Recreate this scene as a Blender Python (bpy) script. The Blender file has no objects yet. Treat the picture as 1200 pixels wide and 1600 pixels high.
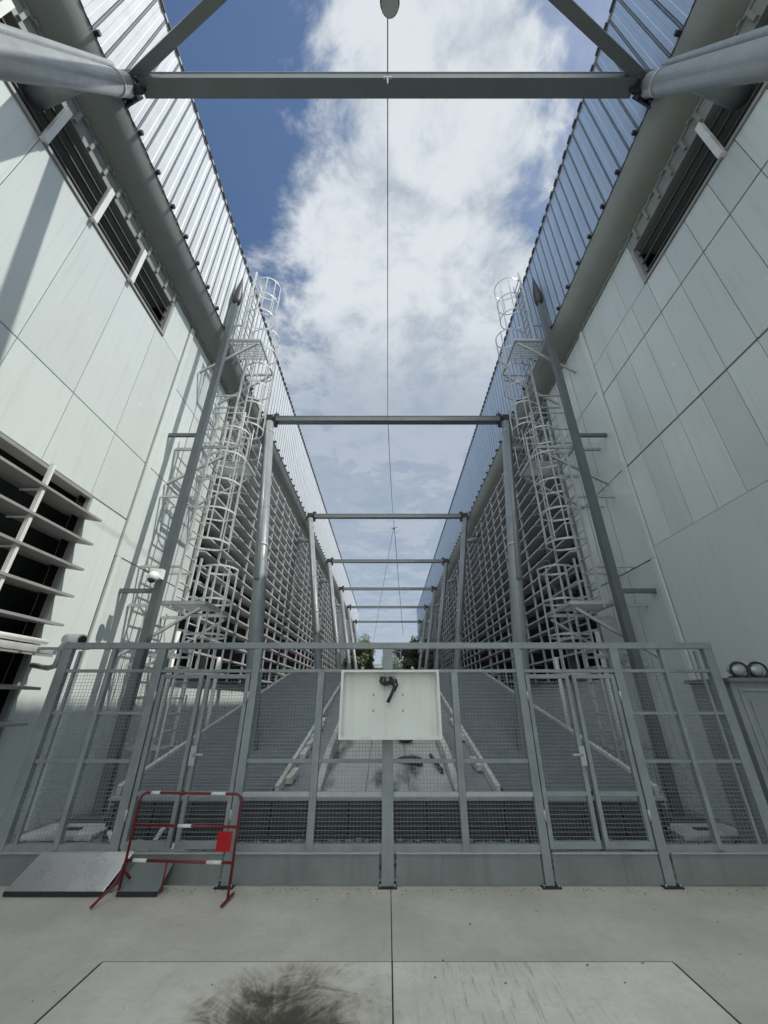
import bpy, math, random
from mathutils import Vector, Matrix
random.seed(7)
R = math.radians
sc = bpy.context.scene
col = sc.collection

# ------------------------------------------------------------------ camera
cam_d = bpy.data.cameras.new("camera"); cam = bpy.data.objects.new("camera", cam_d); col.objects.link(cam)
cam.location = (0, 0, 1.6)
cam.rotation_euler = (R(90 + 26.3), 0, 0)
cam_d.sensor_fit = 'VERTICAL'; cam_d.sensor_height = 36.0
cam_d.lens = 36.0 * 597 / 1600
cam_d.shift_x = -0.0036
cam_d.clip_start = 0.05; cam_d.clip_end = 2000
sc.camera = cam

# ------------------------------------------------------------------ sky
SUN_TRAVEL = Vector((-1.0, 0.22, -1.31)).normalized()
SKY = 0.085
w = bpy.data.worlds.new("World"); sc.world = w; w.use_nodes = True
nt = w.node_tree; N = nt.nodes; L = nt.links; N.clear()
out = N.new('ShaderNodeOutputWorld')
sky = N.new('ShaderNodeTexSky'); sky.sky_type = 'NISHITA'; sky.sun_disc = False
sky.sun_elevation = math.asin(-SUN_TRAVEL.z)
sky.sun_rotation = math.atan2(-SUN_TRAVEL.x, -SUN_TRAVEL.y)
sky.air_density = 1.0; sky.dust_density = 0.6; sky.ozone_density = 2.2
def M2(op, a, b=None, c=None, clamp=False):
    n = N.new('ShaderNodeMath'); n.operation = op; n.use_clamp = clamp
    for i, v in enumerate((a, b, c)):
        if v is None: continue
        if isinstance(v, (int, float)): n.inputs[i].default_value = v
        else: L.new(v, n.inputs[i])
    return n.outputs[0]
def SS(v, lo, hi, a=0.0, b=1.0):
    n = N.new('ShaderNodeMapRange'); n.interpolation_type = 'SMOOTHSTEP'
    L.new(v, n.inputs[0]); n.inputs[1].default_value = lo; n.inputs[2].default_value = hi
    n.inputs[3].default_value = a; n.inputs[4].default_value = b
    return n.outputs[0]
tc = N.new('ShaderNodeTexCoord'); sp = N.new('ShaderNodeSeparateXYZ'); L.new(tc.outputs['Generated'], sp.inputs[0])
zz = M2('MAXIMUM', sp.outputs[2], 0.04)
u = M2('DIVIDE', sp.outputs[0], zz); v = M2('DIVIDE', sp.outputs[1], zz)
cv = N.new('ShaderNodeCombineXYZ'); L.new(u, cv.inputs[0]); L.new(v, cv.inputs[1])
def noise(scale, detail, rough, dist=0.0, off=(0, 0, 0), vec=None):
    mp = N.new('ShaderNodeMapping'); mp.inputs['Location'].default_value = off
    L.new(vec or cv.outputs[0], mp.inputs[0])
    n = N.new('ShaderNodeTexNoise'); n.inputs['Scale'].default_value = scale; n.inputs['Detail'].default_value = detail
    n.inputs['Roughness'].default_value = rough; n.inputs['Distortion'].default_value = dist
    L.new(mp.outputs[0], n.inputs['Vector']); return n.outputs['Fac']
big = noise(4.0, 9, 0.60, 0.35, (3.1, 1.7, 0.4))
fine = noise(13.0, 8, 0.62, 0.5, (7.1, 0.2, 2.0))
wisp = noise(1.8, 8, 0.62, 0.4, (0.4, 5.0, 1.0))
# where the big cumulus stands: a wedge widening away from the zenith
du = M2('ABSOLUTE', M2('SUBTRACT', u, 0.105))
half = M2('ADD', M2('MULTIPLY', v, 0.70), 0.06)
inside = M2('SUBTRACT', 1.0, M2('DIVIDE', du, M2('MAXIMUM', half, 0.04)))
inside = M2('MAXIMUM', inside, -1.2)
farfade = SS(v, 1.1, 1.7, 0.0, 0.5)
nearf = SS(v, -0.3, 0.02, -0.3, 0.0)
f0 = M2('ADD', M2('MULTIPLY', big, 1.7), M2('MULTIPLY', fine, 0.45))
f1 = M2('ADD', f0, M2('MULTIPLY', inside, 0.78))
f2 = M2('SUBTRACT', M2('ADD', f1, nearf), farfade)
cum = SS(f2, 0.98, 1.42)
thin = M2('MULTIPLY', SS(wisp, 0.36, 0.74, 0.25, 1.0), SS(u, 0.0, 0.30, 0.03, 0.62))
hz = SS(v, 0.55, 1.05, 0.0, 0.92)
cum = M2('MAXIMUM', cum, M2('MAXIMUM', thin, M2('MULTIPLY', hz, 0.9)))
back = M2('MULTIPLY', SS(v, -0.10, -0.65), SS(big, 0.30, 0.52))      # unseen bright cloud bank, added behind the view to lift the shade
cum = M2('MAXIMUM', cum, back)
# inner light and dark of the cloud
shade = SS(M2('ADD', M2('MULTIPLY', fine, 0.36), M2('MULTIPLY', big, 0.69)), 0.34, 0.62)
sat = N.new('ShaderNodeHueSaturation'); sat.inputs['Saturation'].default_value = 1.08; sat.inputs['Value'].default_value = 1.0
L.new(sky.outputs[0], sat.inputs['Color'])
cr = N.new('ShaderNodeMix'); cr.data_type = 'RGBA'
L.new(shade, cr.inputs[0]); cr.inputs[6].default_value = (2.9, 3.45, 4.15, 1); cr.inputs[7].default_value = (5.7, 6.05, 6.4, 1)
fc = N.new('ShaderNodeMix'); fc.data_type = 'RGBA'      # far down the sky the cloud turns to blue-grey veil
L.new(SS(v, 0.65, 1.15, 0.0, 0.8), fc.inputs[0]); L.new(cr.outputs[2], fc.inputs[6]); fc.inputs[7].default_value = (2.9, 3.45, 4.2, 1)
mx = N.new('ShaderNodeMix'); mx.data_type = 'RGBA'
L.new(cum, mx.inputs[0]); L.new(sat.outputs[0], mx.inputs[6]); L.new(fc.outputs[2], mx.inputs[7])
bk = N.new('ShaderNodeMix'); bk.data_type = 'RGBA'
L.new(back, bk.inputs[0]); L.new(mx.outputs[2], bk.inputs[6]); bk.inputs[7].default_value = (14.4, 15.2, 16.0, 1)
bg = N.new('ShaderNodeBackground'); bg.inputs[1].default_value = SKY
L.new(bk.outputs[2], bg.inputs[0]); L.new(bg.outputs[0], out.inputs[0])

# ------------------------------------------------------------------ sun
sl = bpy.data.lights.new("sun", 'SUN'); sl.energy = 2.35; sl.angle = R(0.6); sl.color = (1.0, 0.96, 0.89)
so = bpy.data.objects.new("sun", sl); col.objects.link(so)
so.rotation_euler = SUN_TRAVEL.to_track_quat('-Z', 'Y').to_euler(); so.location = (20, -5, 30)

sc.view_settings.view_transform = 'Standard'; sc.view_settings.look = 'None'
sc.view_settings.gamma = 1.0; sc.view_settings.use_curve_mapping = False
sc.view_settings.exposure = 0.6
sc.render.engine = 'CYCLES'
sc.render.resolution_x = 768; sc.render.resolution_y = 1024

# ------------------------------------------------------------------ materials
def mat(name, c, rough=0.5, metal=0.0, var=0.08, vscale=3.0, bump=0.0, bscale=60.0, streak=0.0, c2=None, spec=0.5, stain=0.0, island=0.0):
    m = bpy.data.materials.new(name); m.use_nodes = True
    t = m.node_tree; b = t.nodes['Principled BSDF']
    b.inputs['Metallic'].default_value = metal; b.inputs['Roughness'].default_value = rough
    b.inputs['Specular IOR Level'].default_value = spec
    tcn = t.nodes.new('ShaderNodeTexCoord')
    def nz(scale, det, sx=1, sy=1, sz=1):
        mp = t.nodes.new('ShaderNodeMapping'); mp.inputs['Scale'].default_value = (sx, sy, sz)
        t.links.new(tcn.outputs['Object'], mp.inputs[0])
        n = t.nodes.new('ShaderNodeTexNoise'); n.inputs['Scale'].default_value = scale; n.inputs['Detail'].default_value = det
        n.inputs['Roughness'].default_value = 0.6
        t.links.new(mp.outputs[0], n.inputs['Vector']); return n.outputs['Fac']
    def mix(f, a, bb, typ='MIX'):
        x = t.nodes.new('ShaderNodeMix'); x.data_type = 'RGBA'; x.blend_type = typ
        if isinstance(f, float): x.inputs[0].default_value = f
        else: t.links.new(f, x.inputs[0])
        for s, val in ((6, a), (7, bb)):
            if isinstance(val, tuple): x.inputs[s].default_value = (*val[:3], 1)
            else: t.links.new(val, x.inputs[s])
        return x.outputs[2]
    def ramp(f, lo, hi, a=0.0, bb=1.0):
        r = t.nodes.new('ShaderNodeMapRange'); r.inputs[1].default_value = lo; r.inputs[2].default_value = hi
        r.inputs[3].default_value = a; r.inputs[4].default_value = bb
        t.links.new(f, r.inputs[0]); return r.outputs[0]
    base_lo = tuple(x * (1 - var) for x in c); base_hi = tuple(min(1, x * (1 + var)) for x in c)
    cc = mix(ramp(nz(vscale, 6), 0.3, 0.7), base_lo, base_hi)
    if island:
        gi = t.nodes.new('ShaderNodeNewGeometry')
        cc = mix(ramp(gi.outputs['Random Per Island'], 0.0, 1.0, 0.0, 1.0), mix(1.0, cc, (1-island,)*3, 'MULTIPLY'), cc)
    if streak:                      # run-off dirt, long in z
        cc = mix(ramp(nz(2.2, 6, 5, 5, 0.22), 0.52, 0.78, 0.0, streak), cc, tuple(x * 0.55 for x in c))
    if stain:
        cc = mix(ramp(nz(0.9, 9, 2.2, 0.8, 1), 0.50, 0.66, 0.0, stain), cc, c2 or tuple(x * 0.5 for x in c))
    t.links.new(cc, b.inputs['Base Color'])
    rr = ramp(nz(vscale * 2.3, 5), 0.3, 0.7, max(0.03, rough - 0.08), min(1, rough + 0.1))
    t.links.new(rr, b.inputs['Roughness'])
    if bump:
        bn = t.nodes.new('ShaderNodeBump'); bn.inputs['Strength'].default_value = bump; bn.inputs['Distance'].default_value = 0.01
        t.links.new(nz(bscale, 8), bn.inputs['Height']); t.links.new(bn.outputs[0], b.inputs['Normal'])
    return m
M = {}
M['panel'] = mat('coated_panel', (0.69, 0.75, 0.725), 0.19, 0.0, 0.04, 0.35, 0.0, 1.0, streak=0.28, island=0.12)
M['panel_back'] = mat('panel_backing', (0.03, 0.035, 0.035), 0.8)
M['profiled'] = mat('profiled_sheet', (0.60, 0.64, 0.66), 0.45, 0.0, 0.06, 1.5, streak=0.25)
M['profiled_shade'] = mat('profiled_sheet_shade', (0.33, 0.42, 0.55), 0.38, 0.0, 0.06, 1.5, streak=0.25)  # shaded copy of the profiled sheet, blue skylight put into its colour
M['white'] = mat('white_paint', (0.78, 0.79, 0.76), 0.4, 0.0, 0.06, 4.0, streak=0.25)
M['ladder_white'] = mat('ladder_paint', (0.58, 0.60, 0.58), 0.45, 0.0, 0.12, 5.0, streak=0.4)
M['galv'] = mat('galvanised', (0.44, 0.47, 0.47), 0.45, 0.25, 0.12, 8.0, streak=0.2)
M['fence'] = mat('fence_paint', (0.275, 0.31, 0.312), 0.45, 0.1, 0.12, 6.0, streak=0.35, stain=0.3)
M['plate'] = mat('kick_plate_paint', (0.22, 0.245, 0.235), 0.5, 0.1, 0.12, 2.5, streak=0.45, stain=0.35)
M['steel'] = mat('grey_steel_paint', (0.15, 0.17, 0.17), 0.4, 0.1, 0.08, 3.0, streak=0.15)
M['tube'] = mat('tube_paint', (0.25, 0.275, 0.28), 0.42, 0.05, 0.10, 2.0, streak=0.35, stain=0.3)
M['pole'] = mat('dark_pole_paint', (0.11, 0.13, 0.135), 0.4, 0.1, 0.08, 3.0)
M['cornice'] = mat('cornice_paint', (0.26, 0.28, 0.26), 0.5, 0.05, 0.07, 1.5, streak=0.2)
M['black'] = mat('dark_void', (0.006, 0.006, 0.007), 0.8, spec=0.1)
M['fin'] = mat('louvre_blade', (0.33, 0.33, 0.32), 0.5, 0.1, 0.1, 3.0, streak=0.2)
M['fin_dark'] = mat('strip_blade', (0.10, 0.10, 0.10), 0.5, 0.1, 0.1, 3.0)
M['deck'] = mat('dark_deck', (0.185, 0.205, 0.225), 0.5, 0.1, 0.15, 3.0)
M['grating'] = mat('grating_paint', (0.075, 0.085, 0.095), 0.5, 0.1, 0.2, 3.0, stain=0.3)
M['seam'] = mat('seam_sealant', (0.13, 0.15, 0.17), 0.6, 0.0, 0.1)
M['fin_pale'] = mat('screen_blade', (0.50, 0.51, 0.51), 0.4, 0.1, 0.14, 2.0, streak=0.3)
M['rail_dark'] = mat('dark_steel', (0.03, 0.032, 0.034), 0.5, 0.2, 0.1)
M['alu'] = mat('brushed_aluminium', (0.74, 0.76, 0.77), 0.3, 0.8, 0.06, 1.5)
M['red'] = mat('red_paint', (0.17, 0.012, 0.018), 0.38, 0.0, 0.15, 8.0)
M['redplate'] = mat('red_plate', (0.42, 0.005, 0.012), 0.4, 0.0, 0.05, 8.0)
M['reflect'] = mat('white_band', (0.75, 0.75, 0.74), 0.3, 0.0, 0.05, 8.0)
M['tray'] = mat('tray_enamel', (0.80, 0.83, 0.77), 0.35, 0.0, 0.04, 2.0, streak=0.4, stain=0.12)
M['cable'] = mat('black_rubber', (0.03, 0.03, 0.03), 0.6)
M['glass'] = mat('lamp_glass', (0.35, 0.38, 0.36), 0.08, 0.0, 0.05, 3.0, spec=1.0)
M['stone'] = mat('gravel_stone', (0.24, 0.24, 0.22), 0.9, 0.0, 0.35, 9.0, 0.4, 30)
M['bark'] = mat('bark', (0.09, 0.07, 0.05), 0.9, 0.0, 0.2, 8.0, 0.5, 20)
M['leaf'] = mat('leaf_green', (0.10, 0.13, 0.06), 0.6, 0.0, 0.4, 1.5)
M['leaf2'] = mat('leaf_brown', (0.12, 0.115, 0.075), 0.6, 0.0, 0.4, 1.5)
M['kerb'] = mat('pale_kerb', (0.62, 0.62, 0.57), 0.8, 0.0, 0.15, 4.0, 0.3, 30, stain=0.6)
M['channel'] = mat('channel_concrete', (0.50, 0.50, 0.46), 0.75, 0.0, 0.12, 2.0, 0.3, 30, stain=1.0, c2=(0.06, 0.06, 0.055))
M['ramp'] = mat('ramp_concrete', (0.25, 0.26, 0.26), 0.85, 0.0, 0.12, 2.0, 0.3, 30, stain=0.5)
M['yard'] = mat('yard_gravel', (0.28, 0.28, 0.26), 0.95, 0.0, 0.3, 10.0, 0.8, 45, stain=0.6)

def ground_mat(name, c, pad=False):
    m = bpy.data.materials.new(name); m.use_nodes = True
    t = m.node_tree; nn = t.nodes; ll = t.links; b = nn['Principled BSDF']; b.inputs['Roughness'].default_value = 0.82
    tcn = nn.new('ShaderNodeTexCoord')
    def nz(scale, det, s=(1, 1, 1), loc=(0, 0, 0), rot=0, rough=0.6, dist=0):
        mp = nn.new('ShaderNodeMapping'); mp.inputs['Scale'].default_value = s; mp.inputs['Location'].default_value = loc
        mp.inputs['Rotation'].default_value = (0, 0, rot)
        ll.new(tcn.outputs['Object'], mp.inputs[0])
        n = nn.new('ShaderNodeTexNoise'); n.inputs['Scale'].default_value = scale; n.inputs['Detail'].default_value = det
        n.inputs['Roughness'].default_value = rough; n.inputs['Distortion'].default_value = dist
        ll.new(mp.outputs[0], n.inputs['Vector']); return n.outputs['Fac']
    def ramp(f, lo, hi, a=0.0, bb=1.0, sm=True):
        r = nn.new('ShaderNodeMapRange'); r.inputs[1].default_value = lo; r.inputs[2].default_value = hi
        r.inputs[3].default_value = a; r.inputs[4].default_value = bb
        if sm: r.interpolation_type = 'SMOOTHSTEP'
        ll.new(f, r.inputs[0]); return r.outputs[0]
    def mix(f, a, bb, typ='MIX'):
        x = nn.new('ShaderNodeMix'); x.data_type = 'RGBA'; x.blend_type = typ
        if isinstance(f, float): x.inputs[0].default_value = f
        else: ll.new(f, x.inputs[0])
        for s, val in ((6, a), (7, bb)):
            if isinstance(val, tuple): x.inputs[s].default_value = (*val[:3], 1)
            else: ll.new(val, x.inputs[s])
        return x.outputs[2]
    def math_(op, a, bb=0.0):
        n = nn.new('ShaderNodeMath'); n.operation = op
        for i, val in enumerate((a, bb)):
            if isinstance(val, (int, float)): n.inputs[i].default_value = val
            else: ll.new(val, n.inputs[i])
        return n.outputs[0]
    cc = mix(ramp(nz(1.3, 8), 0.3, 0.7), tuple(x * 0.86 for x in c), tuple(x * 1.1 for x in c))
    cc = mix(ramp(nz(14, 8), 0.45, 0.75, 0, 0.35), cc, tuple(x * 0.72 for x in c))
    cc = mix(ramp(nz(2.0, 6, (4, 0.5, 1), rot=0.35), 0.55, 0.75, 0, 0.35), cc, tuple(x * 0.68 for x in c))
    cc = mix(ramp(nz(2.6, 6, (0.6, 2.6, 1), (3, 1, 0), rot=-0.2), 0.56, 0.78, 0, 0.3), cc, tuple(min(1, x * 1.25) for x in c))
    cc = mix(ramp(nz(60, 4, rough=0.8), 0.35, 0.75, 0, 0.28), cc, tuple(x * 0.6 for x in c))
    cc = mix(ramp(nz(3.3, 9, (0.5, 5, 1), (6, 6, 0), rot=0.15, rough=0.7), 0.58, 0.72, 0, 0.35), cc, tuple(x * 0.6 for x in c))
    # small dark specks
    cc = mix(ramp(nz(38, 2, (1, 1, 1), (9, 4, 0)), 0.73, 0.77, 0, 0.7), cc, (0.03, 0.03, 0.03))
    if pad:
        sp_ = nn.new('ShaderNodeSeparateXYZ'); ll.new(tcn.outputs['Object'], sp_.inputs[0])
        # burnt oil stain with hairy edges, left of the joint
        dx = math_('DIVIDE', math_('SUBTRACT', sp_.outputs[0], -0.60), 0.62)
        dy = math_('DIVIDE', math_('SUBTRACT', sp_.outputs[1], 3.02), 0.62)
        d = math_('SQRT', math_('ADD', math_('MULTIPLY', dx, dx), math_('MULTIPLY', dy, dy)))
        ang = math_('ARCTAN2', dy, dx)
        cvv = nn.new('ShaderNodeCombineXYZ')
        ll.new(math_('MULTIPLY', math_('COSINE', ang), 9.0), cvv.inputs[0]); ll.new(math_('MULTIPLY', math_('SINE', ang), 9.0), cvv.inputs[1]); ll.new(math_('MULTIPLY', d, 1.3), cvv.inputs[2])
        hn = nn.new('ShaderNodeTexNoise'); hn.inputs['Scale'].default_value = 1.1; hn.inputs['Detail'].default_value = 8; hn.inputs['Roughness'].default_value = 0.75
        ll.new(cvv.outputs[0], hn.inputs['Vector']); hair = hn.outputs['Fac']
        blot = nz(3.4, 10, rough=0.74, dist=0.8)
        dd = math_('SUBTRACT', math_('ADD', math_('MULTIPLY', hair, 0.85), math_('MULTIPLY', blot, 2.3)), math_('ADD', d, 0.62))
        cc = mix(ramp(dd, -0.35, 0.7, 0, 0.75), cc, (0.26, 0.22, 0.13))
        cc = mix(ramp(dd, 0.05, 0.75, 0, 0.88), cc, (0.045, 0.04, 0.03))
        # swept scratches to the right
        sx = ramp(sp_.outputs[0], 0.05, 0.4); sx2 = ramp(sp_.outputs[0], 1.5, 0.9)
        scr = ramp(nz(5.0, 9, (6, 0.55, 1), (1, 7, 0), rot=-0.5, rough=0.75), 0.50, 0.72, 0, 0.5)
        cc = mix(math_('MULTIPLY', math_('MULTIPLY', scr, sx), sx2), cc, (0.06, 0.058, 0.05))
        # greenish left corner
        cc = mix(ramp(sp_.outputs[0], -0.9, -1.9, 0, 0.25), cc, (0.34, 0.33, 0.26))
    ll.new(cc, b.inputs['Base Color'])
    bn = nn.new('ShaderNodeBump'); bn.inputs['Strength'].default_value = 0.35; bn.inputs['Distance'].default_value = 0.004
    ll.new(nz(90, 8), bn.inputs['Height']); ll.new(bn.outputs[0], b.inputs['Normal'])
    return m
M['pavement'] = ground_mat('pavement_concrete', (0.66, 0.62, 0.53))
M['pad'] = ground_mat('pad_concrete', (0.84, 0.79, 0.69), True)

# ------------------------------------------------------------------ mesh helpers
class MB:
    def __init__(s): s.v = []; s.f = []; s.sm = []
    def add(s, vs, fs, smooth=False):
        o = len(s.v); s.v += [tuple(p) for p in vs]
        s.f += [tuple(o + i for i in f) for f in fs]; s.sm += [smooth] * len(fs); return s
    def box(s, x0, x1, y0, y1, z0, z1):
        x0, x1 = min(x0, x1), max(x0, x1); y0, y1 = min(y0, y1), max(y0, y1); z0, z1 = min(z0, z1), max(z0, z1)
        return s.add([(x0,y0,z0),(x1,y0,z0),(x1,y1,z0),(x0,y1,z0),(x0,y0,z1),(x1,y0,z1),(x1,y1,z1),(x0,y1,z1)],
                     [(0,3,2,1),(4,5,6,7),(0,1,5,4),(1,2,6,5),(2,3,7,6),(3,0,4,7)])
    def bar(s, a, b, wd, dp=None, up=(0, 0, 1)):          # rectangular bar between two points
        a = Vector(a); b = Vector(b); dp = dp or wd; d = (b - a).normalized()
        upv = Vector(up)
        if abs(d.dot(upv)) > 0.98: upv = Vector((0, 1, 0))
        r = d.cross(upv).normalized() * wd / 2; q = r.cross(d).normalized() * dp / 2
        vs = [p + i * r + j * q for p in (a, b) for i, j in ((-1,-1),(1,-1),(1,1),(-1,1))]
        return s.add(vs, [(0,3,2,1),(4,5,6,7),(0,1,5,4),(1,2,6,5),(2,3,7,6),(3,0,4,7)])
    def tube(s, pts, rad, n=12, closed=False, caps=True):
        pts = [Vector(p) for p in pts]; k = len(pts)
        rads = rad if isinstance(rad, (list, tuple)) else [rad] * k
        rings = []; prev = None
        for i, p in enumerate(pts):
            if closed: d = pts[(i+1) % k] - pts[i-1]
            else: d = pts[min(i+1, k-1)] - pts[max(i-1, 0)]
            d.normalize()
            if prev is None:
                r = d.cross(Vector((0, 0, 1)) if abs(d.z) < 0.9 else Vector((0, 1, 0))).normalized()
            else: r = (prev - d * prev.dot(d)).normalized()
            prev = r; q = d.cross(r)
            rings.append([p + (r * math.cos(2*math.pi*j/n) + q * math.sin(2*math.pi*j/n)) * rads[i] for j in range(n)])
        vs = [p for rg in rings for p in rg]; fs = []
        for i in range(k if closed else k - 1):
            i2 = (i + 1) % k
            for j in range(n): fs.append((i*n+j, i*n+(j+1) % n, i2*n+(j+1) % n, i2*n+j))
        o = len(s.v); s.add(vs, fs, True)
        if caps and not closed:
            s.f.append(tuple(o + j for j in range(n))[::-1]); s.f.append(tuple(o + (k-1)*n + j for j in range(n))); s.sm += [False, False]
        return s
    def poly(s, pts, d):                                   # polygon extruded by vector d
        n = len(pts); d = Vector(d); vs = [Vector(p) for p in pts] + [Vector(p) + d for p in pts]
        fs = [tuple(range(n))[::-1], tuple(range(n, 2*n))] + [(i, (i+1) % n, n+(i+1) % n, n+i) for i in range(n)]
        return s.add(vs, fs)
    def ball(s, c, r, n=12, m=8, sq=(1, 1, 1)):
        c = Vector(c); vs = []; fs = []
        for i in range(m + 1):
            th = math.pi * i / m
            for j in range(n):
                ph = 2*math.pi*j/n
                vs.append(c + Vector((math.sin(th)*math.cos(ph)*sq[0], math.sin(th)*math.sin(ph)*sq[1], math.cos(th)*sq[2])) * r)
        for i in range(m):
            for j in range(n): fs.append((i*n+j, (i+1)*n+j, (i+1)*n+(j+1) % n, i*n+(j+1) % n))
        return s.add(vs, fs, True)
    def build(s, name, m, parent=None, bevel=0):
        me = bpy.data.meshes.new(name); me.from_pydata(s.v, [], s.f); me.validate()
        me.polygons.foreach_set('use_smooth', s.sm[:len(me.polygons)] + [False] * max(0, len(me.polygons) - len(s.sm)))
        me.materials.append(M[m] if isinstance(m, str) else m); me.update()
        o = bpy.data.objects.new(name, me); col.objects.link(o)
        if parent:
            o.parent = parent; o.matrix_parent_inverse = parent_matrix(parent).inverted()
        if bevel:
            b = o.modifiers.new('bevel', 'BEVEL'); b.width = bevel; b.segments = 2; b.limit_method = 'ANGLE'
        return o
def merged(name, parts, parent=None, bevel=0):            # one mesh of several materials
    a = MB(); idx = []
    for mb, m in parts: idx += [m] * len(mb.f); a.add(mb.v, mb.f); a.sm[-len(mb.f):] = mb.sm
    ms = list(dict.fromkeys(m for _, m in parts))
    me = bpy.data.meshes.new(name); me.from_pydata(a.v, [], a.f)
    me.polygons.foreach_set('use_smooth', a.sm); 
    for m in ms: me.materials.append(M[m])
    me.polygons.foreach_set('material_index', [ms.index(m) for m in idx]); me.update()
    o = bpy.data.objects.new(name, me); col.objects.link(o)
    if parent: o.parent = parent; o.matrix_parent_inverse = parent_matrix(parent).inverted()
    return o
def parent_matrix(p):
    m = Matrix.LocRotScale(p.location, p.rotation_euler, p.scale)
    return m if p.parent is None else parent_matrix(p.parent) @ p.matrix_parent_inverse @ m
def thing(name, label, cat, loc=(0, 0, 0), group=None):
    o = bpy.data.objects.new(name, None); o.empty_display_size = 0.2; col.objects.link(o); o.location = loc
    return tag(o, label, cat, group)
def tag(o, label, cat, group=None):
    o['label'] = label; o['category'] = cat
    if group: o['group'] = group
    return o
def struct(o, kind='structure'): o['kind'] = kind; return o

Y0, Y1 = -14.0, 59.0
WX, ZS0, ZS1 = 5.0, 8.85, 9.80     # wall face, clerestory strip

# ------------------------------------------------------------------ ground
struct(MB().box(-400, 400, -400, 400, -0.9, -0.30).build('ground', 'yard'))
g = MB()                           # pavement: two pours with a joint at x = 0.03, ends at the fence
g.box(-14, 0.026, -14, 5.05, -0.3, 0.0); g.box(0.034, 14, -14, 5.05, -0.3, 0.0)
struct(g.build('pavement', 'pavement'))
struct(MB().box(0.026, 0.034, -14, 5.05, -0.3, -0.012).build('pavement_joint', 'rail_dark'))
p = MB()
p.poly([(-1.93, -1, 0.006), (0.024, -1, 0.006), (0.024, 3.68, 0.006), (-1.93, 3.68, 0.006)], (0, 0, 0.004))
p.poly([(0.036, -1, 0.006), (1.93, -1, 0.006), (1.93, 3.68, 0.006), (0.036, 3.68, 0.006)], (0, 0, 0.004))
struct(p.build('concrete_pad', 'pad'))
j = MB()
j.box(-1.948, 1.948, 3.68, 3.70, 0.0015, 0.004); j.box(-1.952, -1.934, -1, 3.68, 0.0015, 0.004); j.box(1.934, 1.952, -1, 3.68, 0.0015, 0.004)
struct(j.build('pad_joint', 'rail_dark'))
struct(MB().box(-14, 14, 5.05, 62, -0.3, -0.004).build('yard', 'yard'))

# ------------------------------------------------------------------ buildings
def ppanel(mb, s, y0, y1, z0, z1, gp=0.010, t=0.05, x=WX):
    mb.box(s * x, s * (x + t), y0 + gp/2, y1 - gp/2, z0 + gp/2, z1 - gp/2)
def louvre(s, y0, y1, z0, z1, parent, pitch=0.42, mull=1.03, depth=0.30, over=0.0, finm='fin', tilt=0.05, th=0.035, mm='white'):
    f = MB(); zf = z0 + pitch * 0.4
    xo = WX - depth
    while zf < z1 - 0.08:
        pts = [(s * (WX + 0.22), y0, zf + tilt), (s * (WX + 0.22), y1 - 0.02, zf + tilt), (s * (WX - 0.02), y1 + over * 0.6, zf + tilt * 0.3), (s * xo, y1 + over, zf - tilt * 0.6), (s * xo, y0, zf - tilt * 0.6)]
        f.poly(pts, (0, 0, th))
        zf += pitch
    a = f.build('louvre_blades', finm, parent)
    m = MB(); k = max(1, round((y1 - y0) / mull))
    for i in range(1, k):
        yy = y0 + (y1 - y0) * i / k
        m.box(s * (xo + 0.03), s * (xo + 0.09), yy - 0.022, yy + 0.022, z0, z1)
        zf = z0 + pitch * 0.4
        while zf < z1 - 0.08:
            m.box(s * (xo + 0.09), s * (WX + 0.1), yy - 0.012, yy + 0.012, zf - 0.05, zf - 0.03); zf += pitch
    fr = MB()
    fr.box(s*(WX-0.02), s*(WX+0.2), y0-0.05, y0, z0-0.05, z1+0.05); fr.box(s*(WX-0.02), s*(WX+0.2), y1, y1+0.05, z0-0.05, z1+0.05)
    fr.box(s*(WX-0.03), s*(WX+0.2), y0, y1, z1, z1+0.05); fr.box(s*(WX-0.03), s*(WX+0.2), y0, y1, z0-0.05, z0)
    merged('louvre_frame', [(fr, 'fin'), (m, mm)], a)
    return a

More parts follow.
